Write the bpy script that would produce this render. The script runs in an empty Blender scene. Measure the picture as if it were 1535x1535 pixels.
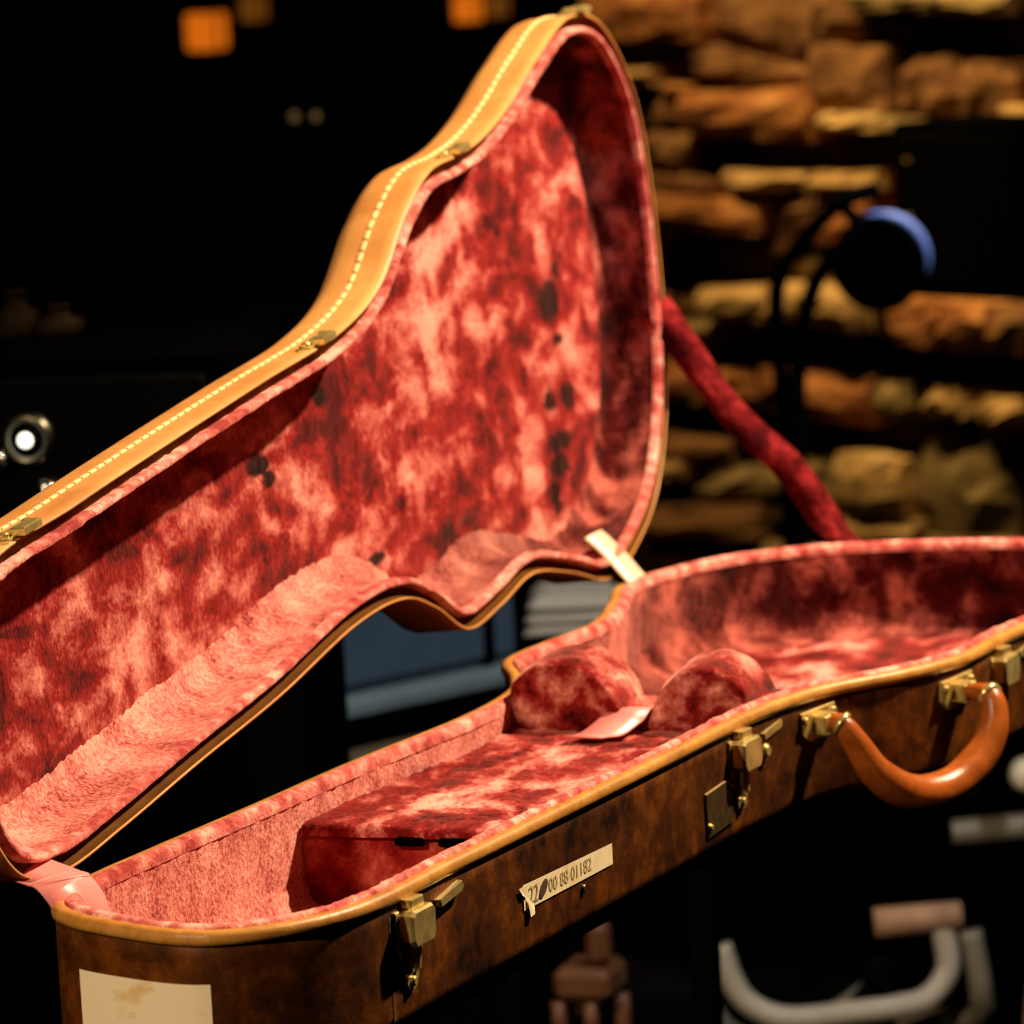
import bpy, math, random
import numpy as np
from mathutils import Vector, Matrix, noise as mnoise

scene = bpy.context.scene
RH = 0.85                      # height of the case rim above the floor
# ---------------------------------------------------------------- camera
cam_d = bpy.data.cameras.new('camera'); cam = bpy.data.objects.new('camera', cam_d)
scene.collection.objects.link(cam); scene.camera = cam
cam_d.sensor_width = 36.0; cam_d.lens = 162.81
cam_d.clip_start = 0.05; cam_d.clip_end = 60
right = Vector((0.94313659, 0.32828766, -0.05215919)); up = Vector((0.00141657, 0.15294347, 0.98823392)); fwd = Vector((-0.33240241, 0.93211346, -0.14378154))
cam.matrix_world = Matrix(((right.x, up.x, -fwd.x, 0.94558627), (right.y, up.y, -fwd.y, -1.93079911),
                           (right.z, up.z, -fwd.z, RH + 0.48763760), (0, 0, 0, 1)))
cam_d.dof.use_dof = True; cam_d.dof.focus_distance = 2.30; cam_d.dof.aperture_fstop = 13.0
# ---------------------------------------------------------------- world, lights, exposure
w = bpy.data.worlds.new('world'); scene.world = w; w.use_nodes = True
w.node_tree.nodes['Background'].inputs[0].default_value = (1.0, 0.75, 0.5, 1)
w.node_tree.nodes['Background'].inputs[1].default_value = 0.002
scene.view_settings.view_transform = 'Standard'; scene.view_settings.look = 'None'
scene.view_settings.exposure = 0.0; scene.view_settings.gamma = 1.0
scene.view_settings.use_curve_mapping = False
scene.cycles.max_bounces = 6; scene.cycles.diffuse_bounces = 3; scene.cycles.glossy_bounces = 3

def spot(name, loc, tgt, energy, col, size_deg, blend=0.4, radius=0.06):
    d = bpy.data.lights.new(name, 'SPOT'); d.energy = energy; d.color = col
    d.spot_size = math.radians(size_deg); d.spot_blend = blend; d.shadow_soft_size = radius
    o = bpy.data.objects.new(name, d); scene.collection.objects.link(o)
    o.location = loc; o.rotation_euler = (Vector(tgt) - Vector(loc)).to_track_quat('-Z', 'Y').to_euler()
    return o
spot('key_spot', (1.15, 1.40, RH + 1.80), (0.06, 0.46, RH + 0.08), 600, (1.0, 0.76, 0.50), 44, 0.5, 0.045)
spot('front_fill_spot', (-0.75, -2.3, RH + 1.75), (0.1, 0.3, RH + 0.05), 300, (1.0, 0.76, 0.48), 32, 0.6, 0.06)  # unseen front-left fill, brightens the near label and lid shoulder
spot('wall_wash_spot', (-0.86, 3.33, 2.05), (-0.72, 3.70, 0.95), 62, (1.0, 0.66, 0.28), 60, 0.8, 0.05)
spot('wall_wash_spot', (-0.46, 3.12, 2.05), (-0.30, 3.50, 0.95), 62, (1.0, 0.66, 0.28), 60, 0.8, 0.05)
spot('room_spot', (0.9, 0.6, 2.75), (-0.25, 1.95, 0.45), 120, (1.0, 0.95, 0.90), 36, 0.7, 0.08)
spot('added_blue_spot', (0.5, 3.0, 2.7), (-0.37, 3.08, 0.88), 200, (0.45, 0.6, 1.0), 6, 0.5, 0.04)  # added narrow blue light that brightens the crescent on the lamp head

# ---------------------------------------------------------------- helpers
COL = scene.collection
def link(o, parent=None):
    COL.objects.link(o)
    if parent is not None: o.parent = parent
    return o
def tag(o, label=None, cat=None, group=None, kind=None):
    if label: o['label'] = label
    if cat: o['category'] = cat
    if group: o['group'] = group
    if kind: o['kind'] = kind
    return o
def empty(name, loc=(0, 0, 0), rz=0.0):
    o = bpy.data.objects.new(name, None); o.location = loc; o.rotation_euler = (0, 0, rz); o.empty_display_size = 0.05
    return link(o)
def mesh(name, V, F, mat, parent=None, smooth=True):
    me = bpy.data.meshes.new(name); me.from_pydata([tuple(map(float, v)) for v in V], [], [tuple(map(int, f)) for f in F]); me.update()
    if smooth: me.polygons.foreach_set('use_smooth', [True] * len(me.polygons))
    me.materials.append(mat); o = bpy.data.objects.new(name, me)
    return link(o, parent)
class MB:
    def __init__(s): s.V = []; s.F = []
    def add(s, V, F):
        k = len(s.V); s.V += [tuple(v) for v in V]; s.F += [tuple(i + k for i in f) for f in F]; return s
    def box(s, c, size, M=None, bev=0.0):
        x, y, z = [a / 2 for a in size]; b = min(bev, x * .9, y * .9, z * .9)
        if b <= 0:
            V = [(sx * x, sy * y, sz * z) for sx in (-1, 1) for sy in (-1, 1) for sz in (-1, 1)]
            F = [(0, 1, 3, 2), (4, 6, 7, 5), (0, 4, 5, 1), (2, 3, 7, 6), (0, 2, 6, 4), (1, 5, 7, 3)]
        else:
            V = []; idx = {}
            for sx in (-1, 1):
                for sy in (-1, 1):
                    for sz in (-1, 1):
                        for ax in range(3):
                            p = [sx * (x - b), sy * (y - b), sz * (z - b)]; p[ax] = (sx * x, sy * y, sz * z)[ax]
                            idx[(sx, sy, sz, ax)] = len(V); V.append(tuple(p))
            F = []
            for ax in range(3):
                o1, o2 = [a for a in range(3) if a != ax]
                for sg in (-1, 1):
                    q = []
                    for a1, a2 in ((-1, -1), (1, -1), (1, 1), (-1, 1)):
                        k = [0, 0, 0]; k[ax] = sg; k[o1] = a1; k[o2] = a2; q.append(idx[(k[0], k[1], k[2], ax)])
                    F.append(tuple(q))
            for ax in range(3):
                o1, o2 = [a for a in range(3) if a != ax]
                for a1 in (-1, 1):
                    for a2 in (-1, 1):
                        q = []
                        for sg, which in ((-1, o1), (1, o1), (1, o2), (-1, o2)):
                            k = [0, 0, 0]; k[ax] = sg; k[o1] = a1; k[o2] = a2; q.append(idx[(k[0], k[1], k[2], which)])
                        F.append(tuple(q))
            for sx in (-1, 1):
                for sy in (-1, 1):
                    for sz in (-1, 1): F.append(tuple(idx[(sx, sy, sz, a)] for a in range(3)))
        P = []
        for v in V:
            v = Vector(v)
            if M is not None: v = M @ v
            P.append((v.x + c[0], v.y + c[1], v.z + c[2]))
        return s.add(P, F)
    def tube(s, pts, rad, seg=12, cap=True):
        pts = [Vector(p) for p in pts]; n = len(pts)
        if not hasattr(rad, '__len__'): rad = [rad] * n
        V = []; F = []; ref = None
        for i, p in enumerate(pts):
            t = (pts[min(i + 1, n - 1)] - pts[max(i - 1, 0)]).normalized()
            if ref is None: ref = t.orthogonal().normalized()
            ref = (ref - t * ref.dot(t)).normalized(); b = t.cross(ref)
            for k in range(seg):
                a = 2 * math.pi * k / seg; V.append(p + (ref * math.cos(a) + b * math.sin(a)) * rad[i])
        for i in range(n - 1):
            for k in range(seg):
                F.append((i * seg + k, i * seg + (k + 1) % seg, (i + 1) * seg + (k + 1) % seg, (i + 1) * seg + k))
        if cap: F.append(tuple(range(seg - 1, -1, -1))); F.append(tuple((n - 1) * seg + k for k in range(seg)))
        return s.add(V, F)
    def lathe(s, prof, c=(0, 0, 0), axis=(0, 0, 1), seg=20):
        ax = Vector(axis).normalized(); e1 = ax.orthogonal().normalized(); e2 = ax.cross(e1); V = []; F = []
        for r, h in prof:
            for k in range(seg):
                a = 2 * math.pi * k / seg; V.append(Vector(c) + ax * h + (e1 * math.cos(a) + e2 * math.sin(a)) * r)
        for i in range(len(prof) - 1):
            for k in range(seg): F.append((i * seg + k, i * seg + (k + 1) % seg, (i + 1) * seg + (k + 1) % seg, (i + 1) * seg + k))
        return s.add(V, F)
    def build(s, name, mat, parent=None, smooth=False): return mesh(name, s.V, s.F, mat, parent, smooth)
def smooth_path(pts, n=8):
    P = np.array(pts, float); P = np.vstack([2 * P[0] - P[1], P, 2 * P[-1] - P[-2]]); out = []
    for i in range(1, len(P) - 2):
        for k in range(n):
            t = k / n; a, b, c, d = P[i - 1:i + 3]
            out.append(.5 * (2 * b + (c - a) * t + (2 * a - 5 * b + 4 * c - d) * t * t + (-a + 3 * b - 3 * c + d) * t ** 3))
    out.append(P[-2]); return np.array(out)
def strip(path, side, width, thick, nrm=None):
    """a cloth band: path points, side vectors, width, thickness -> closed slab"""
    path = np.array(path, float); n = len(path); V = []; F = []
    for i in range(n):
        t = path[min(i + 1, n - 1)] - path[max(i - 1, 0)]; t /= np.linalg.norm(t) + 1e-12
        s = np.array(side[i] if np.ndim(side) == 2 else side, float); s -= t * (s @ t); s /= np.linalg.norm(s)
        q = np.cross(t, s); wd = width[i] if hasattr(width, '__len__') else width
        for a, b in ((-1, -1), (1, -1), (1, 1), (-1, 1)): V.append(path[i] + s * a * wd / 2 + q * b * thick / 2)
    for i in range(n - 1):
        for k in range(4): F.append((i * 4 + k, i * 4 + (k + 1) % 4, (i + 1) * 4 + (k + 1) % 4, (i + 1) * 4 + k))
    F.append((3, 2, 1, 0)); F.append(tuple((n - 1) * 4 + k for k in range(4)))
    return V, F

# ---------------------------------------------------------------- materials
def newmat(name):
    m = bpy.data.materials.new(name); m.use_nodes = True; nt = m.node_tree
    return m, nt, nt.nodes['Principled BSDF']
def setin(b, **kw):
    for k, v in kw.items(): b.inputs[k.replace('_', ' ')].default_value = v
def ramp(nt, fac, stops):
    r = nt.nodes.new('ShaderNodeValToRGB'); e = r.color_ramp.elements
    while len(e) < len(stops): e.new(0.5)
    for el, (p, c) in zip(e, stops): el.position = p; el.color = (*c, 1)
    nt.links.new(fac, r.inputs['Fac']); return r.outputs['Color']
def noise_tex(nt, scale, detail=4, rough=0.6, dist=0.0, stretch=(1, 1, 1), coord='Object'):
    tc = nt.nodes.new('ShaderNodeTexCoord'); mp = nt.nodes.new('ShaderNodeMapping'); mp.inputs['Scale'].default_value = stretch
    n = nt.nodes.new('ShaderNodeTexNoise'); n.inputs['Scale'].default_value = scale; n.inputs['Detail'].default_value = detail
    n.inputs['Roughness'].default_value = rough; n.inputs['Distortion'].default_value = dist
    nt.links.new(tc.outputs[coord], mp.inputs['Vector']); nt.links.new(mp.outputs['Vector'], n.inputs['Vector'])
    return n.outputs['Fac']
def bump(nt, b, fac, strength=0.3, dist=0.002):
    n = nt.nodes.new('ShaderNodeBump'); n.inputs['Strength'].default_value = strength; n.inputs['Distance'].default_value = dist
    nt.links.new(fac, n.inputs['Height']); nt.links.new(n.outputs['Normal'], b.inputs['Normal'])
def math2(nt, op, a, b):
    n = nt.nodes.new('ShaderNodeMath'); n.operation = op
    for i, v in enumerate((a, b)):
        if isinstance(v, (int, float)): n.inputs[i].default_value = v
        else: nt.links.new(v, n.inputs[i])
    return n.outputs[0]
def mixcol(nt, fac, a, b):
    n = nt.nodes.new('ShaderNodeMix'); n.data_type = 'RGBA'
    if isinstance(fac, (int, float)): n.inputs[0].default_value = fac
    else: nt.links.new(fac, n.inputs[0])
    for i, v in ((6, a), (7, b)):
        if isinstance(v, tuple): n.inputs[i].default_value = (*v, 1)
        else: nt.links.new(v, n.inputs[i])
    return n.outputs[2]
def simple(name, col, rough=0.5, metal=0.0, var=0.25, scale=40.0, bmp=0.0, emis=None, es=0.0, spec=0.5):
    m, nt, b = newmat(name); f = noise_tex(nt, scale)
    d = tuple(c * (1 - var) for c in col); l = tuple(min(1, c * (1 + var)) for c in col)
    nt.links.new(ramp(nt, f, [(0.3, d), (0.7, l)]), b.inputs['Base Color'])
    setin(b, Roughness=rough, Metallic=metal); b.inputs['Specular IOR Level'].default_value = spec
    if bmp: bump(nt, b, f, bmp)
    if emis: b.inputs['Emission Color'].default_value = (*emis, 1); b.inputs['Emission Strength'].default_value = es
    return m

def velvet(name, stretch=(1, 1, 1), scale=30.0, dark=(0.050, 0.002, 0.003), mid=(0.33, 0.024, 0.022), light=(0.90, 0.36, 0.29), fine=320.0, lo=0.40, hi=0.60, wear=False, paled=None, sheen=0.5, tint=(1.0, 0.36, 0.30), big=0.30):
    m, nt, b = newmat(name)
    f1 = noise_tex(nt, scale, 3, 0.55, 0.35, stretch); f2 = noise_tex(nt, scale * big, 3, 0.5, 0.2, stretch); f3 = noise_tex(nt, fine, 3, 0.6)
    h = math2(nt, 'ADD', math2(nt, 'MULTIPLY', f1, 0.50), math2(nt, 'ADD', math2(nt, 'MULTIPLY', f2, 0.34), math2(nt, 'MULTIPLY', f3, 0.16)))
    lm = tuple(a * .62 + c * .38 for a, c in zip(mid, light))
    c = ramp(nt, h, [(lo, dark), (lo + (hi - lo) * .42, mid), (lo + (hi - lo) * .72, lm), (hi, light)])
    if paled:  # near plush is paler; ramp also paints the shade at the far end
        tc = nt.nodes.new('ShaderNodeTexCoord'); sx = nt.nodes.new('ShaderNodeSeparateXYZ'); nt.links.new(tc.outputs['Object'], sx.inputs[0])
        mr = nt.nodes.new('ShaderNodeMapRange'); mr.inputs['From Min'].default_value = paled[0]; mr.inputs['From Max'].default_value = paled[1]
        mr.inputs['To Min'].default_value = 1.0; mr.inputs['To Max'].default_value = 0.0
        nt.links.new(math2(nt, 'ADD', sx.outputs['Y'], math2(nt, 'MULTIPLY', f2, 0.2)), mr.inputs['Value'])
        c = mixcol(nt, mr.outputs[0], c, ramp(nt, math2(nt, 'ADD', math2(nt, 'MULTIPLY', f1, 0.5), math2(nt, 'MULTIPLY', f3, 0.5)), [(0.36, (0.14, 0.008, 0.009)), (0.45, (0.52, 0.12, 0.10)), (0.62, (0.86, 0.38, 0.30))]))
    if wear:
        at = nt.nodes.new('ShaderNodeAttribute'); at.attribute_name = 'wear'
        c = mixcol(nt, at.outputs['Fac'], c, (0.003, 0.0015, 0.0015))
    nt.links.new(c, b.inputs['Base Color'])
    setin(b, Roughness=0.95); b.inputs['Specular IOR Level'].default_value = 0.05
    b.inputs['Sheen Weight'].default_value = sheen; b.inputs['Sheen Roughness'].default_value = 0.35
    b.inputs['Sheen Tint'].default_value = (*tint, 1)
    bump(nt, b, math2(nt, 'ADD', f1, math2(nt, 'MULTIPLY', f3, 0.6)), 0.6, 0.003)
    return m
M_VEL_LID = velvet('crushed_velvet_lid', (1.0, 0.55, 0.95), 44, wear=True, sheen=0.3, lo=0.41, hi=0.615, mid=(0.25, 0.012, 0.011), light=(0.86, 0.30, 0.235))
M_VEL_BASE = velvet('crushed_velvet_base', (1.0, 0.6, 1.0), 40, lo=0.42, hi=0.60, sheen=0.6, mid=(0.24, 0.012, 0.011))
M_VEL_WALL = velvet('plush_velvet_wall', (1, 1, 0.8), 34, fine=420, dark=(0.008, 0.0005, 0.0005), mid=(0.055, 0.0025, 0.0025), light=(0.46, 0.11, 0.08), sheen=0.7, tint=(1.0, 0.42, 0.35), paled=(0.50, 1.08))
M_VEL_CRADLE = velvet('cradle_velvet', (1, 0.7, 1), 48, dark=(0.05, 0.002, 0.002), mid=(0.24, 0.014, 0.012), light=(0.85, 0.32, 0.25), lo=0.40, hi=0.60, sheen=0.8, tint=(1.0, 0.5, 0.42))
M_VEL_LIP = velvet('velvet_piping', (1, 1, 1), 90, dark=(0.35, 0.045, 0.04), mid=(0.60, 0.13, 0.11), light=(0.95, 0.48, 0.38), fine=600, sheen=0.8)
M_VEL_DARK = velvet('flat_red_felt', (1, 1, 1), 36, dark=(0.10, 0.004, 0.004), mid=(0.24, 0.012, 0.010), light=(0.55, 0.11, 0.08), fine=500)
M_STRAP = velvet('strap_velvet', (1, 1, 1), 60, dark=(0.03, 0.001, 0.002), mid=(0.085, 0.003, 0.004), light=(0.28, 0.02, 0.02), sheen=0.15)

def tolex(name, dark, mid, light, rough=0.45, s1=9.0, s2=34.0, lo=0.36, hi=0.66, di=0.6):
    m, nt, b = newmat(name)
    f1 = noise_tex(nt, s1, 5, 0.65, di); f2 = noise_tex(nt, s2, 5, 0.7, di); f3 = noise_tex(nt, 1100, 2, 0.5)
    h = math2(nt, 'ADD', math2(nt, 'MULTIPLY', f1, 0.5), math2(nt, 'MULTIPLY', f2, 0.5))
    nt.links.new(ramp(nt, h, [(lo, dark), ((lo + hi) / 2, mid), (hi, light)]), b.inputs['Base Color'])
    setin(b, Roughness=rough); b.inputs['Specular IOR Level'].default_value = 0.35
    bump(nt, b, math2(nt, 'ADD', f3, math2(nt, 'MULTIPLY', f2, 0.6)), 0.25, 0.0008)
    return m
M_BASE = tolex('aged_brown_leatherette', (0.012, 0.003, 0.0007), (0.070, 0.0175, 0.0014), (0.175, 0.048, 0.0036), 0.55, 13, 70, 0.38, 0.64, 0.15)
M_BASE.node_tree.nodes['Principled BSDF'].inputs['Specular IOR Level'].default_value = 0.12
M_LID = tolex('leatherette_lit_tan', (0.44, 0.175, 0.04), (0.56, 0.245, 0.065), (0.64, 0.31, 0.095), 0.42, 6, 24)  # same covering as the base; stronger light on the lid painted in as tan
M_BIND = tolex('golden_binding', (0.26, 0.10, 0.018), (0.46, 0.20, 0.035), (0.60, 0.29, 0.065), 0.4, 14, 60)
M_RIMDARK = simple('dark_rim_edge', (0.10, 0.036, 0.005), 0.8, spec=0.04)
M_BOTTLE = simple('dark_brown_glass', (0.030, 0.016, 0.006), 0.6, spec=0.1)
M_STITCH = simple('cream_thread', (0.88, 0.62, 0.28), 0.6, var=0.08)
M_BRASS = simple('worn_brass', (0.84, 0.60, 0.22), 0.24, 0.72, 0.3, 120, spec=0.8)
M_BRASSD = simple('tarnished_brass', (0.22, 0.14, 0.06), 0.42, 0.9, 0.4, 160)
M_HANDLE = tolex('orange_leather', (0.20, 0.042, 0.006), (0.32, 0.075, 0.010), (0.42, 0.11, 0.015), 0.28, 20, 80)
M_SATIN = simple('pink_satin', (0.80, 0.24, 0.22), 0.38, 0, 0.12, 60)
M_SATINW = simple('pale_satin', (0.86, 0.62, 0.42), 0.4, 0, 0.12, 60)
def paper(name, base, stain, s=28):
    m, nt, b = newmat(name); f = noise_tex(nt, s, 4, 0.6, 0.4, (1, 1, 1.6))
    nt.links.new(ramp(nt, f, [(0.34, stain), (0.46, base), (0.8, base)]), b.inputs['Base Color']); setin(b, Roughness=0.7); return m
M_LABEL = paper('stained_cream_paper', (0.84, 0.70, 0.47), (0.72, 0.48, 0.20))
M_TAPE = paper('cream_tape', (0.82, 0.68, 0.42), (0.74, 0.56, 0.30), 60)
M_INK = simple('faded_ink', (0.44, 0.33, 0.15), 0.8)
M_INKD = simple('dark_brown_blot', (0.06, 0.02, 0.006), 0.8)
M_BLACK = simple('black_paint', (0.0010, 0.0009, 0.0009), 0.95, var=0.3, spec=0.01)
M_BLACKM = simple('black_metal', (0.0018, 0.0018, 0.0018), 0.7, spec=0.03)
M_FLOOR = simple('dark_carpet', (0.0022, 0.0018, 0.0018), 0.95, var=0.4, scale=120, bmp=0.3, spec=0.05)
M_WALLD = simple('dark_wall_paint', (0.0025, 0.0022, 0.002), 0.95, spec=0.05)
M_MORTAR = simple('dark_mortar', (0.025, 0.015, 0.008), 0.95, scale=60, bmp=0.5, spec=0.05)
M_CHROME = simple('chrome', (0.75, 0.74, 0.70), 0.16, 1.0, 0.05)
M_CHROMED = simple('dark_chrome', (0.16, 0.15, 0.11), 0.3, 1.0, 0.05)
M_PALE = simple('pale_glint_paint', (0.80, 0.72, 0.52), 0.5, 0, 0.08)  # pale colour stands in for bright glints on a chrome clamp and knob
M_OCHRE = simple('ochre_glint_paint', (0.55, 0.28, 0.07), 0.5, 0, 0.08)  # ochre colour stands in for an orange glint on a chrome knob
M_GREY = simple('grey_painted_tube', (0.46, 0.41, 0.33), 0.5, 0.0, 0.1)
M_GREYD = simple('dark_grey_tube', (0.20, 0.18, 0.13), 0.5, 0.0, 0.1)
M_PAD = simple('brown_rubber_pad', (0.44, 0.25, 0.15), 0.7)
M_BLUEBOX = simple('blue_grey_plastic', (0.075, 0.125, 0.185), 0.5, 0, 0.12, 12)
M_BLUELIP = simple('pale_blue_grey_edge', (0.20, 0.27, 0.30), 0.45, 0, 0.1, 12)
M_BLUEHILITE = simple('blue_highlight_paint', (0.50, 0.60, 0.95), 0.4, 0, 0.05)
M_WOOD = simple('orange_brown_wood', (0.14, 0.052, 0.018), 0.5, 0, 0.3, 20)
M_WOODD = simple('dim_brown_board', (0.20, 0.14, 0.08), 0.6, 0, 0.3, 14)
M_CLOTH = simple('off_white_cloth', (0.88, 0.78, 0.60), 0.85, 0, 0.08, 40)
M_AMBER = simple('amber_glass_lit', (0.5, 0.15, 0.02), 0.4, 0, 0.05, emis=(1.0, 0.20, 0.008), es=0.62)
M_AMBERD = simple('amber_glass_dim', (0.3, 0.1, 0.02), 0.4, 0, 0.05, emis=(1.0, 0.30, 0.03), es=0.12)
M_GLINT = simple('glint_glow', (0.9, 0.9, 0.8), 0.3, 0, 0.02, emis=(1.0, 0.97, 0.80), es=2.2)
M_KNOBGLINT = simple('knob_glint_glow', (0.4, 0.3, 0.15), 0.4, 0, 0.02, emis=(1.0, 0.62, 0.22), es=0.10)

# ---------------------------------------------------------------- the room
def struct(name, mb, mat): o = mb.build(name, mat); o['kind'] = 'structure'; return o
X0, X1, Y0, Y1, ZC = -4.2, 2.6, -3.6, 8.4, 3.0
struct('floor', MB().box(((X0 + X1) / 2, (Y0 + Y1) / 2, -0.05), (X1 - X0, Y1 - Y0, 0.1)), M_FLOOR)
struct('ceiling', MB().box(((X0 + X1) / 2, (Y0 + Y1) / 2, ZC + 0.05), (X1 - X0, Y1 - Y0, 0.1)), M_WALLD)
struct('wall_left', MB().box((X0 - 0.05, (Y0 + Y1) / 2, ZC / 2), (0.1, Y1 - Y0, ZC)), M_WALLD)
struct('wall_back', MB().box(((X0 + X1) / 2, Y1 + 0.05, ZC / 2), (X1 - X0, 0.1, ZC)), M_WALLD)
struct('wall_front', MB().box(((X0 + X1) / 2, Y0 - 0.05, ZC / 2), (X1 - X0, 0.1, ZC)), M_WALLD)
# stone clad wall on the right
WP = np.array([-0.6958, 3.8332, 0.0]); WD = np.array([0.88294759, -0.46947156, 0]); WN = np.array([-0.46947156, -0.88294759, 0])
S0, S1 = -0.37, 3.6
rzw = math.atan2(WD[1], WD[0])
c = WP + WD * (S0 + S1) / 2 - WN * 0.13
wall = MB().box((0, 0, 0), (S1 - S0, 0.2, ZC)).build('wall_right', M_MORTAR)
wall.location = (c[0], c[1], ZC / 2); wall.rotation_euler = (0, 0, rzw); wall['kind'] = 'structure'
wall_front_y = -0.10         # local y of the mortar face (towards the camera)
def stonemat(name, a, b_, c_):
    m, nt, b = newmat(name); f1 = noise_tex(nt, 14, 5, 0.65, 0.4, (1, 1, 2)); f2 = noise_tex(nt, 70, 4, 0.7)
    h = math2(nt, 'ADD', math2(nt, 'MULTIPLY', f1, 0.65), math2(nt, 'MULTIPLY', f2, 0.35))
    nt.links.new(ramp(nt, h, [(0.38, a), (0.5, b_), (0.64, c_)]), b.inputs['Base Color']); setin(b, Roughness=0.85)
    bump(nt, b, h, 0.7, 0.01); b.inputs['Specular IOR Level'].default_value = 0.2; return m
SM = {'o': stonemat('orange_stone', (0.14, 0.045, 0.012), (0.42, 0.16, 0.045), (0.62, 0.30, 0.10)),
      'b': stonemat('brown_stone', (0.07, 0.028, 0.010), (0.20, 0.09, 0.03), (0.36, 0.19, 0.07)),
      'y': stonemat('yellow_stone', (0.26, 0.15, 0.05), (0.55, 0.34, 0.12), (0.75, 0.52, 0.22)),
      'l': stonemat('olive_stone', (0.08, 0.055, 0.02), (0.22, 0.15, 0.055), (0.36, 0.26, 0.10)),
      'd': stonemat('dark_stone', (0.015, 0.008, 0.004), (0.035, 0.018, 0.008), (0.07, 0.035, 0.014))}
rs = random.Random(5)
def stone(q, depth, kind):
    """q: four (s,z) corners bottom-left, bottom-right, top-right, top-left; hewn block standing out of the mortar"""
    q = [np.array(p, float) for p in q]; nx, nz = 4, 3; V = []; F = []
    def P(a, b): return (q[0] * (1 - a) + q[1] * a) * (1 - b) + (q[3] * (1 - a) + q[2] * a) * b
    wd = abs(q[1][0] - q[0][0]); ht = abs(q[3][1] - q[0][1]); rs_ = min(wd, ht) * 0.10
    sc = (S0 + S1) / 2
    for j in range(nz + 1):
        for i in range(nx + 1):
            a, b = i / nx, j / nz; p = P(a, b); edge = (i in (0, nx)) + (j in (0, nz))
            jx = rs.uniform(-1, 1) * rs_; jz = rs.uniform(-1, 1) * rs_ * 0.8
            if edge: jx *= 0.5; jz *= 0.5
            dd = depth + rs.uniform(-1, 1) * 0.006 - (0.010 if edge == 1 else 0.018 if edge == 2 else 0)
            V.append((p[0] + jx - sc, wall_front_y - 0.032 - dd, p[1] + jz - ZC / 2))
    n = len(V); ring = [i for i in range(nx + 1)] + [j * (nx + 1) + nx for j in range(1, nz + 1)] + [nz * (nx + 1) + i for i in range(nx - 1, -1, -1)] + [j * (nx + 1) for j in range(nz - 1, 0, -1)]
    for k in ring: V.append((V[k][0], wall_front_y + 0.01, V[k][2]))
    for j in range(nz):
        for i in range(nx): k = j * (nx + 1) + i; F.append((k, k + 1, k + nx + 2, k + nx + 1))
    m = len(ring)
    for k in range(m): F.append((ring[(k + 1) % m], ring[k], n + k, n + (k + 1) % m))
    mesh('stone', V, F, SM[kind], wall, False)
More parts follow.
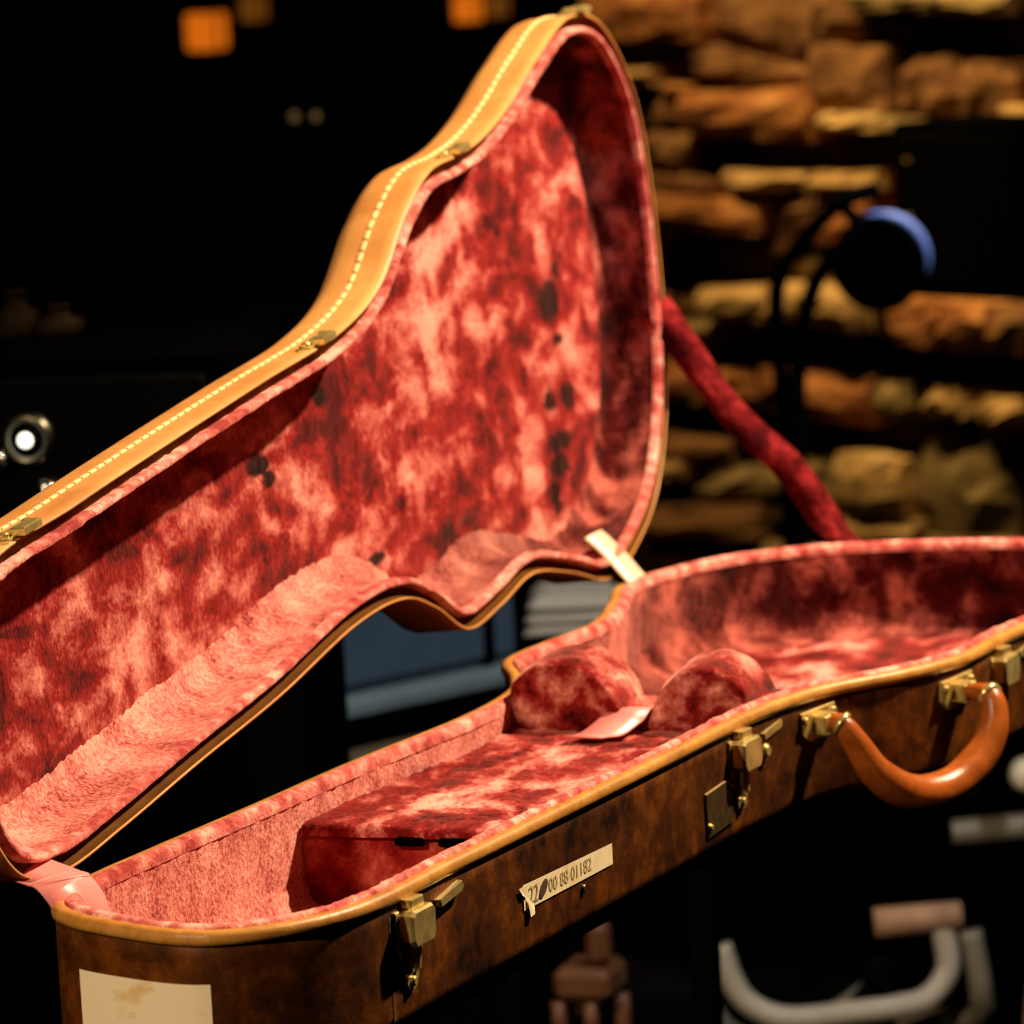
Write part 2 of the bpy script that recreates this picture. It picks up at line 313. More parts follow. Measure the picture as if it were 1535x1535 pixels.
STONES = [
(-0.353,1.068,-0.133,1.063,-0.129,1.124,-0.349,1.131,0.05,'o'),(-0.127,1.063,0.039,1.032,0.044,1.113,-0.122,1.132,0.015,'b'),(0.047,1.062,0.132,1.062,0.135,1.129,0.051,1.13,0.02,'b'),
(0.136,1.104,0.271,1.098,0.273,1.123,0.138,1.129,0.05,'l'),(0.271,1.098,0.402,1.093,0.403,1.118,0.273,1.123,0.05,'l'),(0.136,1.06,0.394,1.045,0.397,1.092,0.138,1.099,-0.005,'d'),
(-0.317,1.031,-0.157,1.009,-0.154,1.063,-0.315,1.062,0.01,'d'),(-0.154,1.018,0.052,1.003,0.053,1.028,-0.152,1.059,0.04,'b'),(0.054,0.974,0.186,0.975,0.191,1.053,0.059,1.06,0.04,'b'),
(0.192,0.974,0.298,0.97,0.302,1.041,0.196,1.041,0.02,'b'),(0.304,0.969,0.396,0.963,0.399,1.036,0.307,1.041,0.03,'b'),(-0.306,1.005,-0.224,1.005,-0.222,1.028,-0.304,1.028,0.05,'y'),
(-0.218,0.991,-0.162,0.997,-0.161,1.005,-0.217,1.009,0.03,'o'),(-0.291,0.95,-0.165,0.945,-0.162,0.991,-0.288,0.988,0.02,'b'),(-0.162,0.947,0.067,0.936,0.07,1.004,-0.158,0.999,0.06,'o'),
(0.07,0.95,0.183,0.951,0.184,0.973,0.071,0.972,0.05,'y'),(0.187,0.951,0.395,0.941,0.396,0.958,0.188,0.968,0.05,'l'),(-0.162,0.899,0.16,0.902,0.162,0.944,-0.16,0.93,-0.01,'d'),
(-0.276,0.89,-0.166,0.889,-0.163,0.942,-0.272,0.948,0.025,'b'),(-0.271,0.864,-0.097,0.867,-0.095,0.889,-0.27,0.888,0.03,'b'),(-0.09,0.87,0.053,0.873,0.055,0.896,-0.089,0.896,0.055,'y'),
(0.059,0.873,0.17,0.875,0.171,0.898,0.061,0.896,0.05,'y'),(-0.242,0.824,-0.031,0.814,-0.028,0.862,-0.24,0.862,0.06,'o'),(-0.025,0.789,0.062,0.814,0.065,0.869,-0.02,0.868,0.035,'b'),
(0.067,0.804,0.155,0.815,0.158,0.871,0.071,0.869,0.05,'o'),(-0.299,0.742,-0.248,0.744,-0.24,0.86,-0.291,0.859,0.02,'b'),(-0.244,0.736,-0.025,0.749,-0.022,0.802,-0.239,0.811,-0.005,'d'),
(-0.019,0.753,0.152,0.761,0.154,0.803,-0.017,0.784,0.01,'l'),(0.155,0.744,0.386,0.745,0.395,0.937,0.166,0.936,-0.01,'d'),(-0.138,0.701,-0.022,0.703,-0.019,0.749,-0.135,0.741,0.065,'y'),
(-0.018,0.703,0.044,0.703,0.047,0.754,-0.015,0.751,0.065,'y'),(0.046,0.702,0.166,0.696,0.169,0.752,0.049,0.755,0.065,'y'),(0.168,0.696,0.199,0.691,0.202,0.738,0.17,0.741,0.05,'b'),
(0.202,0.687,0.283,0.682,0.286,0.739,0.204,0.74,0.065,'o'),(0.286,0.682,0.361,0.679,0.363,0.738,0.289,0.738,0.065,'o'),(0.363,0.68,0.447,0.679,0.45,0.737,0.366,0.738,0.06,'b'),
(-0.264,0.695,-0.144,0.7,-0.142,0.738,-0.261,0.734,0.02,'b'),(-0.279,0.661,-0.066,0.669,-0.065,0.697,-0.277,0.692,0.03,'l'),(-0.28,0.64,-0.068,0.649,-0.067,0.665,-0.279,0.659,0.015,'l'),
(-0.064,0.646,0.012,0.648,0.015,0.697,-0.061,0.696,0.0,'d'),(0.017,0.648,0.18,0.642,0.182,0.688,0.019,0.695,-0.005,'d'),(0.182,0.635,0.402,0.629,0.404,0.676,0.184,0.675,-0.01,'d'),
(-0.284,0.587,-0.06,0.58,-0.056,0.645,-0.28,0.637,0.04,'o'),(-0.053,0.582,0.142,0.575,0.145,0.639,-0.05,0.641,0.045,'o'),(0.145,0.596,0.233,0.58,0.236,0.631,0.147,0.63,0.04,'l'),
(0.236,0.589,0.335,0.594,0.336,0.63,0.238,0.628,0.045,'y'),(0.336,0.579,0.41,0.584,0.412,0.624,0.338,0.621,0.05,'y'),(-0.286,0.547,-0.101,0.544,-0.099,0.57,-0.284,0.58,-0.005,'d'),
(-0.099,0.537,0.14,0.547,0.141,0.568,-0.097,0.57,-0.01,'d'),(0.142,0.548,0.333,0.572,0.334,0.591,0.144,0.571,0.0,'d'),(-0.276,0.508,-0.125,0.508,-0.123,0.539,-0.274,0.546,0.03,'b'),
(-0.285,0.478,-0.202,0.482,-0.2,0.503,-0.283,0.504,0.05,'y'),(-0.199,0.451,-0.024,0.462,-0.022,0.506,-0.195,0.502,0.02,'l'),(-0.287,0.448,-0.201,0.454,-0.199,0.48,-0.285,0.475,0.01,'d'),
(-0.019,0.446,0.086,0.454,0.091,0.537,-0.014,0.535,0.025,'l'),(0.088,0.456,0.204,0.462,0.208,0.538,0.093,0.539,0.06,'y'),(0.209,0.444,0.377,0.447,0.383,0.569,0.216,0.564,0.03,'l'),
(-0.29,0.398,-0.07,0.412,-0.067,0.456,-0.287,0.443,0.045,'b'),(-0.066,0.413,0.049,0.419,0.05,0.448,-0.064,0.455,0.02,'d'),(0.051,0.421,0.214,0.434,0.216,0.456,0.053,0.448,0.05,'y'),
(0.215,0.397,0.38,0.406,0.382,0.445,0.217,0.439,0.03,'l'),(-0.293,0.352,0.037,0.378,0.039,0.415,-0.291,0.392,0.02,'l'),(0.041,0.378,0.21,0.392,0.212,0.43,0.044,0.417,0.02,'l')]
for t in STONES: stone([(t[0], t[1]), (t[2], t[3]), (t[4], t[5]), (t[6], t[7])], t[8], t[9])
z = 0.01
while z < 1.62:                                              # courses around the ones seen
    h = rs.uniform(0.045, 0.075); s = S0 + 0.005
    while s < 1.05:
        wd = rs.uniform(0.11, 0.27); s1 = min(s + wd, 1.08)
        inside = (s1 > -0.255 and s < 0.372 and z + h > 0.345 and z < 1.115)
        if not inside:
            j = lambda: rs.uniform(-.004, .004)
            stone([(s + .003 + j(), z + .003 + j()), (s1 - .003 + j(), z + .003 + j()), (s1 - .003 + j(), z + h - .003 + j()), (s + .003 + j(), z + h - .003 + j())], rs.choice([-.005, .01, .03, .04, .055, .06]), rs.choice('oobbylld'))
        s = s1
    z += h

# ---------------------------------------------------------------- the guitar case
CP = np.array([[0.006, 0.0543], [0.0174, 0.0035], [0.0594, -0.0255], [0.1161, -0.0365], [0.1611, 0.0144], [0.1762, 0.1242], [0.1913, 0.2531], [0.2054, 0.3815], [0.2169, 0.4902], [0.2359, 0.5635], [0.2718, 0.6192], [0.2944, 0.6697], [0.3004, 0.7269], [0.3079, 0.7735], [0.3237, 0.8271], [0.3496, 0.8921], [0.3714, 0.9645], [0.3599, 1.034], [0.3038, 1.0862], [0.2125, 1.0952], [0.1165, 1.0775], [0.0507, 1.0334], [0.0173, 0.9709], [0.0054, 0.9068], [0.0209, 0.8367], [0.0328, 0.7638], [0.0241, 0.6995], [0.0199, 0.6389], [0.0418, 0.5888], [0.0553, 0.5397], [0.0537, 0.462], [0.0361, 0.3416], [0.0237, 0.2256], [0.0118, 0.1255]])
NCP = len(CP)
def cr(s):
    i = int(math.floor(s)) % NCP; t = s - math.floor(s); a, b, c, d = [CP[(i + k) % NCP] for k in (-1, 0, 1, 2)]
    return .5 * (2 * b + (c - a) * t + (2 * a - 5 * b + 4 * c - d) * t * t + (-a + 3 * b - 3 * c + d) * t ** 3)
SUB = 36
OUT = np.array([cr(i / SUB) for i in range(NCP * SUB)]); NO = len(OUT)
def normals(P):
    t = np.roll(P, -3, 0) - np.roll(P, 3, 0); t /= np.linalg.norm(t, axis=1)[:, None]
    n = np.stack([t[:, 1], -t[:, 0]], 1)
    for _ in range(10): n = (np.roll(n, 1, 0) + n * 2 + np.roll(n, -1, 0)) / 4
    return n / np.linalg.norm(n, axis=1)[:, None]
NRM = normals(OUT)
TH = 1.64720854; CT, SN = math.cos(TH), math.sin(TH)
def MBASE(v, u, d): return (v, u, -d)
def MLID(v, u, d): return (v * CT - d * SN, u, v * SN + d * CT)
DB, DL = 0.0655, 0.044            # depths of base and lid
ARCH = 0.004
def sweep(name, prof, fmap, mat, parent, flip=False, cap=False, jitter=0.0, jscale=300.0, smooth=True):
    V = []; F = []; m = len(prof)
    for (n_, d) in prof:
        P = OUT - NRM * n_
        for k in range(NO):
            p = fmap(P[k, 0], P[k, 1], d)
            if jitter and (d > .0045 or len(prof) < 10):
                q = Vector(p); o = mnoise.noise(q * jscale) * jitter + mnoise.noise(q * jscale * 0.25) * jitter * 0.8
                pn = NRM[k] * o; p = fmap(P[k, 0] + pn[0], P[k, 1] + pn[1], d + o * 0.6)
            V.append(p)
    for i in range(m - 1):
        for k in range(NO):
            f = (i * NO + k, i * NO + (k + 1) % NO, (i + 1) * NO + (k + 1) % NO, (i + 1) * NO + k)
            F.append(f[::-1] if flip else f)
    if cap:
        f = tuple((m - 1) * NO + k for k in range(0, NO, 3)); F.append(f[::-1] if flip else f)
    return mesh(name, V, F, mat, parent, smooth)
def span(off):
    """left and right edge of the outline inset by off, as functions of u"""
    P = OUT - NRM * off; i0 = P[:, 1].argmin(); i1 = P[:, 1].argmax()
    fr = P[i0:i1 + 1]; bk = np.vstack([P[i1:], P[:i0 + 1]])[::-1]
    fu = np.maximum.accumulate(fr[:, 1]); bu = np.maximum.accumulate(bk[:, 1])
    return (lambda u: np.interp(u, bu, bk[:, 0])), (lambda u: np.interp(u, fu, fr[:, 0])), P[i0, 1], P[i1, 1]
def floor_grid(name, off, depth, fmap, mat, parent, amp, rows=480, cols=130, sgn=1, arch=0.0, folds=0.0, wear=None, seed=0):
    L, Rr, u0, u1 = span(off); V = []; F = []; W = []
    for j in range(rows + 1):
        x = j / rows; u = u0 + (u1 - u0) * (x if 0.04 < x < 0.96 else x); a, b = float(L(u)), float(Rr(u))
        for i in range(cols + 1):
            q = i / cols; v = a + (b - a) * q; p = Vector((v * 1.0, u, seed))
            h = mnoise.fractal(p * 22, 1.0, 2.0, 3) * 0.9 + mnoise.noise(Vector((v * 60, u * 170, seed + 3))) * 0.4 + mnoise.noise(p * 330) * 0.30
            e = min(q, 1 - q) * 2; ar = arch * (1 - (1 - min(1, e * 1.6)) ** 2)
            fo = folds * (max(0, 1 - abs(math.sin(u * 43 + 0.4 * math.sin(v * 30))) * 5)) if folds else 0
            eu = min(1.0, min(q * (b - a), (1 - q) * (b - a), (u - u0), (u1 - u)) / .022); V.append(fmap(v, u, depth + ar - (amp * h + fo) * eu + .0016 * (1 - eu)))
            if wear is not None:
                s_ = 0.0
                for (wv, wu, r1, r2) in wear:
                    dd = math.hypot((v - wv) / r1, (u - wu) / r2) + 0.45 * mnoise.noise(p * 130)
                    s_ = max(s_, min(1.0, max(0.0, (1.15 - dd) / 0.3)))
                W.append(s_)
    n = cols + 1
    for j in range(rows):
        for i in range(cols):
            f = (j * n + i, j * n + i + 1, (j + 1) * n + i + 1, (j + 1) * n + i); F.append(f if sgn > 0 else f[::-1])
    o = mesh(name, V, F, mat, parent)
    if wear is not None:
        at = o.data.attributes.new('wear', 'FLOAT', 'POINT'); at.data.foreach_set('value', W)
    return o

case = tag(empty('guitar_case', (0, 0, RH)), 'open brown guitar case lined with crushed red velvet', 'guitar case')
# ---- base half
base = sweep('base_shell', [(0.005, 0.0005), (0.0, 0.0005), (0.0, 0.012), (0.0, 0.03), (0.0, DB - .008), (0.0008, DB - .004), (.003, DB - .0012), (.008, DB)], MBASE, M_BASE, case, cap=True)
sweep('rim_binding', [(.0062, .002), (.006, -.0010), (.0042, -.0020), (.0018, -.0023), (-.0004, -.0017), (-.0015, -.0002), (-.0019, .0020), (-.0014, .0042), (0.0006, .0050)], MBASE, M_BIND, base)
sweep('lining_lip', [(.0050, .002), (.0052, -.0020), (.0064, -.0034), (.0082, -.0039), (.0102, -.0033), (.0118, -.0018), (.0125, .0005), (.0126, .0030)], MBASE, M_VEL_LIP, base, jitter=0.0007, jscale=420)
prof = [(.0121, d) for d in np.linspace(0.001, DB - .022, 16)] + [(.0143, DB - .018), (.0155, DB - .014), (.018, DB - .0105), (.022, DB - .0085), (.027, DB - .0070), (.031, DB - .0055), (.034, DB - .003)]
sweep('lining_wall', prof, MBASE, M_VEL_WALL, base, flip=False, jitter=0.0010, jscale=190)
floor_grid('lining_floor', 0.021, DB - .0062, MBASE, M_VEL_BASE, base, 0.0011, sgn=1, seed=1)
# ---- lid half
lid = sweep('lid_shell', [(0.0014, 0.0008), (0.0012, 0.0), (0.0, 0.0002), (0.0, .008), (0.0, DL * .5), (0.0, DL - .012), (.0015, DL - .007), (.005, DL - .0025), (.011, DL)], MLID, M_LID, case, flip=True, cap=True)
sweep('rim_edge', [(.0012, .0002), (.0016, .0040), (.0022, .0056), (.0080, .0056), (.0086, .007)], MLID, M_RIMDARK, lid, flip=True)
sweep('lining_lip', [(.0080, .006), (.0084, .0016), (.0094, .0004), (.0108, .0000), (.0122, .0008), (.0130, .0026), (.0134, .006)], MLID, M_VEL_LIP, lid, flip=True, jitter=0.0006, jscale=420)
prof = [(.0124, d) for d in np.linspace(0.004, DL - .018, 10)] + [(.0146, DL - .014), (.0162, DL - .0105), (.019, DL - .0075), (.023, DL - .0058), (.028, DL - .0045), (.033, DL - .002)]
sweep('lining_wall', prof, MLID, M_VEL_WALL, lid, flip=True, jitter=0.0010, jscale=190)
WEAR = [(.187, .963, .014, .021), (.122, .942, .007, .012), (.121, .980, .009, .013), (.094, .951, .007, .022), (.079, .945, .009, .020), (.060, .931, .011, .009), (.068, .727, .005, .010), (.178, .546, .006, .012), (.152, .443, .007, .016), (.142, .455, .005, .012), (.205, .985, .006, .008), (.160, .972, .004, .010), (.072, .600, .004, .016)]
floor_grid('lining_floor', 0.022, DL - .0052, MLID, M_VEL_LID, lid, 0.0013, sgn=-1, arch=0.0, folds=0.0007, wear=WEAR, seed=2)
# stitches along the middle of the lid side
V = []; F = []; seg = np.linalg.norm(np.roll(OUT, -1, 0) - OUT, axis=1); cum = np.concatenate([[0], np.cumsum(seg)])
def at_len(l):
    l = l % cum[-1]; k = min(int(np.searchsorted(cum, l, 'right')) - 1, NO - 1); f = (l - cum[k]) / seg[k]
    p = OUT[k] * (1 - f) + OUT[(k + 1) % NO] * f; n = NRM[k] * (1 - f) + NRM[(k + 1) % NO] * f; n /= np.linalg.norm(n); return p, n
def len_of(s): return cum[int(round((s % NCP) * SUB)) % NO]
st = MB(); l = len_of(3.0)
while l < len_of(18):
    V = []
    for (dl, a) in ((-.0036, 1), (.0036, 1)):
        p, n = at_len(l + dl)
        for (o, d) in ((-.0004, -.0015), (.0009, -.0009), (.0009, .0009), (-.0004, .0015)):
            V.append(MLID(p[0] + n[0] * o, p[1] + n[1] * o, DL * .46 + d))
    st.add(V, [(0, 1, 5, 4), (1, 2, 6, 5), (2, 3, 7, 6), (0, 3, 2, 1), (4, 5, 6, 7), (3, 0, 4, 7)]); l += .0098
o = st.build('stitching', M_STITCH, lid); o['kind'] = 'stuff'; o['label'] = 'cream stitching'

# ---- interior of the base
def block(name, u0, u1, off, top, bottom, mat, amp=0.0008, cols=90, urows=40, sgn=1, seed=0, parent=base):
    """upholstered block across the case: top(v) height, walls front and back, closed sides"""
    L, Rr, _, _ = span(off); V = []; F = []
    us = [u0, u0, u0, u0 + .0015, u0 + .004] + list(np.linspace(u0 + .008, u1 - .008, urows)) + [u1 - .004, u1 - .0015, u1, u1, u1]
    for j, u in enumerate(us):
        a, b = float(L(u)), float(Rr(u))
        for i in range(-1, cols + 2):
            v = a + (b - a) * min(max(i, 0), cols) / cols; h = top(v, u)
            k = min(j, len(us) - 1 - j)
            zz = [bottom, bottom * .5 + h * .5 - .002, h - .0045, h - .0018, h - .0005][k] if k < 5 else h
            n_ = mnoise.noise(Vector((v * 60, u * 110, seed))) * amp + mnoise.noise(Vector((v, u, seed)) * 300) * amp * .4 + mnoise.noise(Vector((v, u, seed + 4)) * 24) * amp
            if i in (-1, cols + 1): zz = bottom
            V.append((v, u + (n_ * .6 if k < 4 else 0), zz + (n_ if k >= 3 else 0)))
    n = cols + 3
    for j in range(len(us) - 1):
        for i in range(n - 1): F.append((j * n + i, j * n + i + 1, (j + 1) * n + i + 1, (j + 1) * n + i))
    return mesh(name, V, F, mat, parent)
block('compartment', 0.257, 0.512, 0.0130, lambda v, u: -.019, -DB + .004, M_VEL_DARK, 0.0004, urows=20, seed=7)
clid = block('compartment_lid', 0.2545, 0.512, 0.0135, lambda v, u: -.0135, -.0200, M_VEL_BASE, 0.0017, cols=150, urows=170, seed=9)
for a, b in ((.093, .109), (.117, .133)):
    MB().box(((a + b) / 2, .2538, -.0215), (b - a, .004, .0045), bev=.001).build('slot_shade', M_BLACK, base)  # solid black boxes paint the shade inside open slots
def humps(v, u):
    a = max(0, 1 - ((v - .098) / .037) ** 2) ** .5; b = max(0, 1 - ((v - .183) / .032) ** 2) ** .5
    return max(-.004 if .11 < v < .17 else .001, -.012 + .038 * max(a, b * .94)) + .003 * (u - .51) / .05
block('neck_cradle', 0.508, 0.556, 0.0125, humps, -DB + .004, M_VEL_CRADLE, 0.0009, cols=130, urows=14, seed=12)
p = smooth_path([(.140, .524, -.0035), (.139, .512, -.0025), (.136, .502, -.0065), (.131, .484, -.0105), (.126, .466, -.0090)])
o = mesh('pull_tab', *strip(p, (1, 0, 0), .025, .0012), M_SATIN, base); o['label'] = 'pink satin pull tab'
# ribbons at the hinge, strap at the far end
L13 = lambda v, u, d: MLID(v, u, d)
def rib(name, pts, side, wd, mat, lab):
    o = mesh(name, *strip(smooth_path(pts), side, wd, .0010), mat, case); o['label'] = lab; return o
rib('hinge_ribbon', [MLID(.020, .028, .017), MLID(.014, .028, .006), (.006, .026, .010), (.014, .022, .008), (.022, .022, -.004), (.026, .024, -.028)], (0.35, 1, 0), .034, M_SATIN, 'pink satin ribbon')
rib('hinge_ribbon', [MLID(.033, .928, .016), MLID(.028, .928, .011), MLID(.018, .928, .002), MLID(.011, .926, -.004), (.013, .924, .001)], (0, 1, 0), .034, M_SATINW, 'pale satin ribbon')
A = np.array(MLID(.168, 1.082, .004)); Bq = np.array((.121, 1.074, -.008)); mid = A * .36 + Bq * .64
p = smooth_path([A, A * .8 + Bq * .2 + np.array([0, 0, -.006]), mid * .5 + (A * .8 + Bq * .2) * .5 + np.array([0, 0, -.008]), mid + np.array([0.003, 0, .000]), mid * .4 + Bq * .6, Bq], 10)
sd = [(0.15 + .3 * math.sin(i * .25), 0.55, 0.75 + .2 * math.sin(i * .4)) for i in range(len(p))]
o = mesh('stay_strap', *strip(p, np.array(sd), .022, .004), M_STRAP, case); o['label'] = 'dark red velvet stay strap'

# ---- fittings on the side of the base: local frame at outline parameter s
def frame(s):
    p = cr(s); t = cr(s + .04) - cr(s - .04); t /= np.linalg.norm(t); n = np.array([t[1], -t[0]]); return p, t, n
def onwall(s, t, n, z):
    """point at outline parameter s, moved t along the wall, n outwards, z from the rim"""
    p, T, N = frame(s); q = p + T * t + N * n; return (q[0], q[1], z)
def onlid(s, t, n, d): p, T, N = frame(s); q = p + T * t + N * n; return MLID(q[0], q[1], d)
def prism(name, outl, n0, n1, fm, mat, parent, bev=0.0008):
    """flat plate: outline in (t,z) extruded from n0 to n1 with a chamfer"""
    m = len(outl); cx = sum(a for a, _ in outl) / m; cz = sum(b for _, b in outl) / m; V = []
    for k, n_ in enumerate((n0, n1 - bev, n1)):
        f = 1.0 if k < 2 else 1 - bev / max(abs(a - cx) + abs(b - cz) for a, b in outl) * 1.4
        V += [fm(cx + (a - cx) * f, n_, cz + (b - cz) * f) for a, b in outl]
    F = [tuple(range(m - 1, -1, -1)), tuple(2 * m + k for k in range(m))]
    for j in range(2):
        for k in range(m): F.append((j * m + k, j * m + (k + 1) % m, (j + 1) * m + (k + 1) % m, (j + 1) * m + k))
    return mesh(name, V, F, mat, parent, False)
def disc(r, c=(0, 0), n=14): return [(c[0] + r * math.cos(2 * math.pi * k / n), c[1] + r * math.sin(2 * math.pi * k / n)) for k in range(n)]
def latch(s, lab, open_pin=True):
    fm = lambda t, n, z: onwall(s, t, n, z)
    shield = [(-.015, -.0085), (.016, -.0085), (.0165, -.024), (.013, -.029), (.0085, -.034), (.006, -.044), (.003, -.0485), (-.001, -.0495), (-.005, -.0475), (-.008, -.041), (-.0105, -.031), (-.0145, -.025)]
    pl = prism('latch', shield, -.0005, .0018, fm, M_BRASS, case); pl['label'] = lab
    prism('latch_lever', [(-.0125, -.0105), (-.010, -.0085), (.010, -.0085), (.0125, -.0105), (.0125, -.023), (.010, -.0265), (-.010, -.0265), (-.0125, -.023)], .0018, .0098, fm, M_BRASS, pl, .0016)
    prism('latch_hook', [(-.007, -.0040), (.007, -.0040), (.007, -.0095), (-.007, -.0095)], .0005, .0062, fm, M_BRASS, pl)
    for sd_ in (-1, 1):
        prism('latch_ridge', [(sd_ * .0052 - .0012, -.026), (sd_ * .0052 + .0012, -.026), (sd_ * .0036 + .001, -.040), (sd_ * .0036 - .001, -.040)], .0015, .0042, fm, M_BRASS, pl)
    prism('rivet', disc(.0026, (-.0005, -.0445)), .0015, .0036, fm, M_BRASS, pl)
    pin = [(.030, -.0125), (.056, -.0085), (.058, -.0115), (.056, -.0135), (.032, -.0165)]
    prism('latch_pin', pin, -.0002, .0030, fm, M_BRASS, pl)
    return pl
latch(4.50, 'bright brass latch beside the cream tape'); latch(7.79, 'brass latch next to the handle'); latch(11.99, 'brass latch beyond the handle')
def catch(s, lab):
    fm = lambda t, n, d: onlid(s, t, n, d)
    c_ = prism('catch', [(-.019, .0015), (.019, .0015), (.019, .009), (.012, .012), (-.012, .012), (-.019, .009)], -.0004, .0018, fm, M_BRASS, case); c_['label'] = lab
    prism('catch_lip', [(-.010, -.0035), (.010, -.0035), (.010, .004), (-.010, .004)], .0012, .0052, fm, M_BRASS, c_)
    for t in (-.0135, .0135): prism('rivet', disc(.0028, (t, .0062)), .0015, .0042, fm, M_BRASS, c_)
for s, lab in ((4.50, 'brass catch on the narrow end of the lid'), (7.79, 'brass catch where the neck of the lid widens'), (11.99, 'brass catch at the waist of the lid'), (16.35, 'brass catch at the top of the lid')): catch(s, lab)
fm = lambda t, n, z: onwall(7.50, t, n, z)
pl = prism('lock_plate', [(-.020, -.030), (.018, -.028), (.019, -.053), (-.019, -.055)], -.0004, .0014, fm, M_BRASSD, case); pl['label'] = 'dark tarnished lock plate'
for a in ((-.016, -.049), (.015, -.033)): prism('rivet', disc(.002, a), .001, .0030, fm, M_BRASS, pl)
o = prism('stud', disc(.0042, (0, -.0225)), -.0003, .0036, lambda t, n, z: onwall(8.14, t, n, z), M_BRASS, case, .0015)
o = prism('stud', disc(.0022, (0, -.045)), -.0003, .0016, lambda t, n, z: onwall(6.05, t, n, z), M_BRASSD, case, .0006)
# handle
hf = lambda t, n, z: onwall(10.0, t, n, z)
hb = None
for s, lab in ((8.93, 'near'), (10.78, 'far')):
    fm = lambda t, n, z, s=s: onwall(s, t, n, z)
    b_ = prism('handle_bracket', [(-.016, -.010), (.016, -.008), (.016, -.020), (.010, -.026), (-.010, -.027), (-.016, -.022)], -.0004, .0022, fm, M_BRASS, case)
    prism('bracket_loop', [(-.005, -.013), (.007, -.012), (.007, -.022), (-.005, -.023)], .002, .0105, fm, M_BRASS, b_)
    for a in ((-.013, -.0145), (.013, -.0125)): prism('rivet', disc(.0025, a), .0018, .0044, fm, M_BRASS, b_)
pa = onwall(8.93, .004, .010, -.018); pb = onwall(10.78, -.002, .010, -.019)
def hp(f, n, z):
    a = np.array(onwall(8.93, .004, n, z)); b = np.array(onwall(10.78, -.002, n, z)); return a * (1 - f) + b * f
H = smooth_path([hp(-.01, .008, -.0165), hp(.00, .016, -.0185), hp(.045, .021, -.030), hp(.13, .025, -.047), hp(.30, .028, -.0610), hp(.5, .029, -.0660), hp(.70, .030, -.0620), hp(.87, .031, -.049), hp(.965, .031, -.033), hp(1.0, .026, -.0190), hp(1.01, .010, -.0165)], 10)
rr = np.interp(np.linspace(0, 1, len(H)), [0, .1, .2, .35, .5, .65, .8, .9, 1], [.0045, .0062, .0078, .0104, .0114, .0108, .0086, .0068, .0045])
o = MB().tube(H, list(rr), 20).build('handle', M_HANDLE, case, True); o['label'] = 'glossy orange brown leather handle'
for k in (9, len(H) - 10):
    q = [H[k - 1], H[k], H[k + 1]]; MB().tube(q, [rr[k] + .0016] * 3, 20).build('handle_ferrule', M_BRASS, o, True)
# paper label and tape, bent around the wall
def patch(name, s0, s1, za, zb, mat, lab, n=30, off=.0006, skew=None):
    V = []; F = []
    for i in range(n + 1):
        s = s0 + (s1 - s0) * i / n
        for j in range(5):
            z0 = za[0] + (za[1] - za[0]) * i / n; z1 = zb[0] + (zb[1] - zb[0]) * i / n
            V.append(onwall(s, 0, off, z0 + (z1 - z0) * j / 4))
    for i in range(n):
        for j in range(4): F.append((i * 5 + j, i * 5 + j + 1, (i + 1) * 5 + j + 1, (i + 1) * 5 + j))
    o = mesh(name, V, F, mat, case); o['label'] = lab; return o
patch('paper_label', 1.52, 2.93, (-.0235, -.0225), (-.052, -.054), M_LABEL, 'stained cream paper label')
tape = patch('tape', 5.52, 6.33, (-.0275, -.0295), (-.0405, -.0405), M_TAPE, 'cream tape with faded printed digits')
V = [onwall(5.52 - .045, 0, .0012, -.0280), onwall(5.54, 0, .0012, -.0278), onwall(5.54, 0, .0010, -.0345), onwall(5.50, 0, .0016, -.0322)]
mesh('tape_torn_end', V, [(0, 1, 2, 3)], M_TAPE, tape, False)
V = [onwall(5.54, 0, .0012, -.0340), onwall(5.60, 0, .0012, -.0400), onwall(5.585, 0, .0022, -.0440), onwall(5.55, 0, .0022, -.0445)]
mesh('tape_torn_end', V, [(0, 1, 2, 3)], M_TAPE, tape, False)
def text_on_wall(body, s0, s1, zb, zt, mat, parent):
    cu = bpy.data.curves.new('print', 'FONT'); cu.body = body; cu.size = 1.0; t = bpy.data.objects.new('print', cu); COL.objects.link(t)
    bpy.context.view_layer.update(); dg = bpy.context.evaluated_depsgraph_get(); me = t.evaluated_get(dg).to_mesh()
    P = np.array([v.co[:] for v in me.vertices]); Fc = [tuple(p.vertices) for p in me.polygons]
    COL.objects.unlink(t); bpy.data.objects.remove(t)
    mn, mx = P.min(0), P.max(0); V = []
    for q in P:
        a = (q[0] - mn[0]) / (mx[0] - mn[0]); b = (q[1] - mn[1]) / (mx[1] - mn[1]); V.append(onwall(s0 + (s1 - s0) * a, 0, .0009, zb + (zt - zb) * b))
    return mesh('printed_digits', V, Fc, mat, parent, False)
text_on_wall('22', 5.565, 5.645, -.0385, -.0295, M_INK, tape)
text_on_wall('00 88 01182', 5.74, 6.13, -.0375, -.0305, M_INK, tape)
prism('ink_blot', [(a * .0042 + b * .003, -.0342 + b * .0045) for a, b in disc(1.0)], .0005, .0010, lambda t, n, z: onwall(5.69, t, n, z), M_INKD, tape, .0002)
patch('seam', 4.335, 4.355, (-.010, -.010), (-.060, -.060), M_INKD, 'dark seam line', n=3, off=.0003)

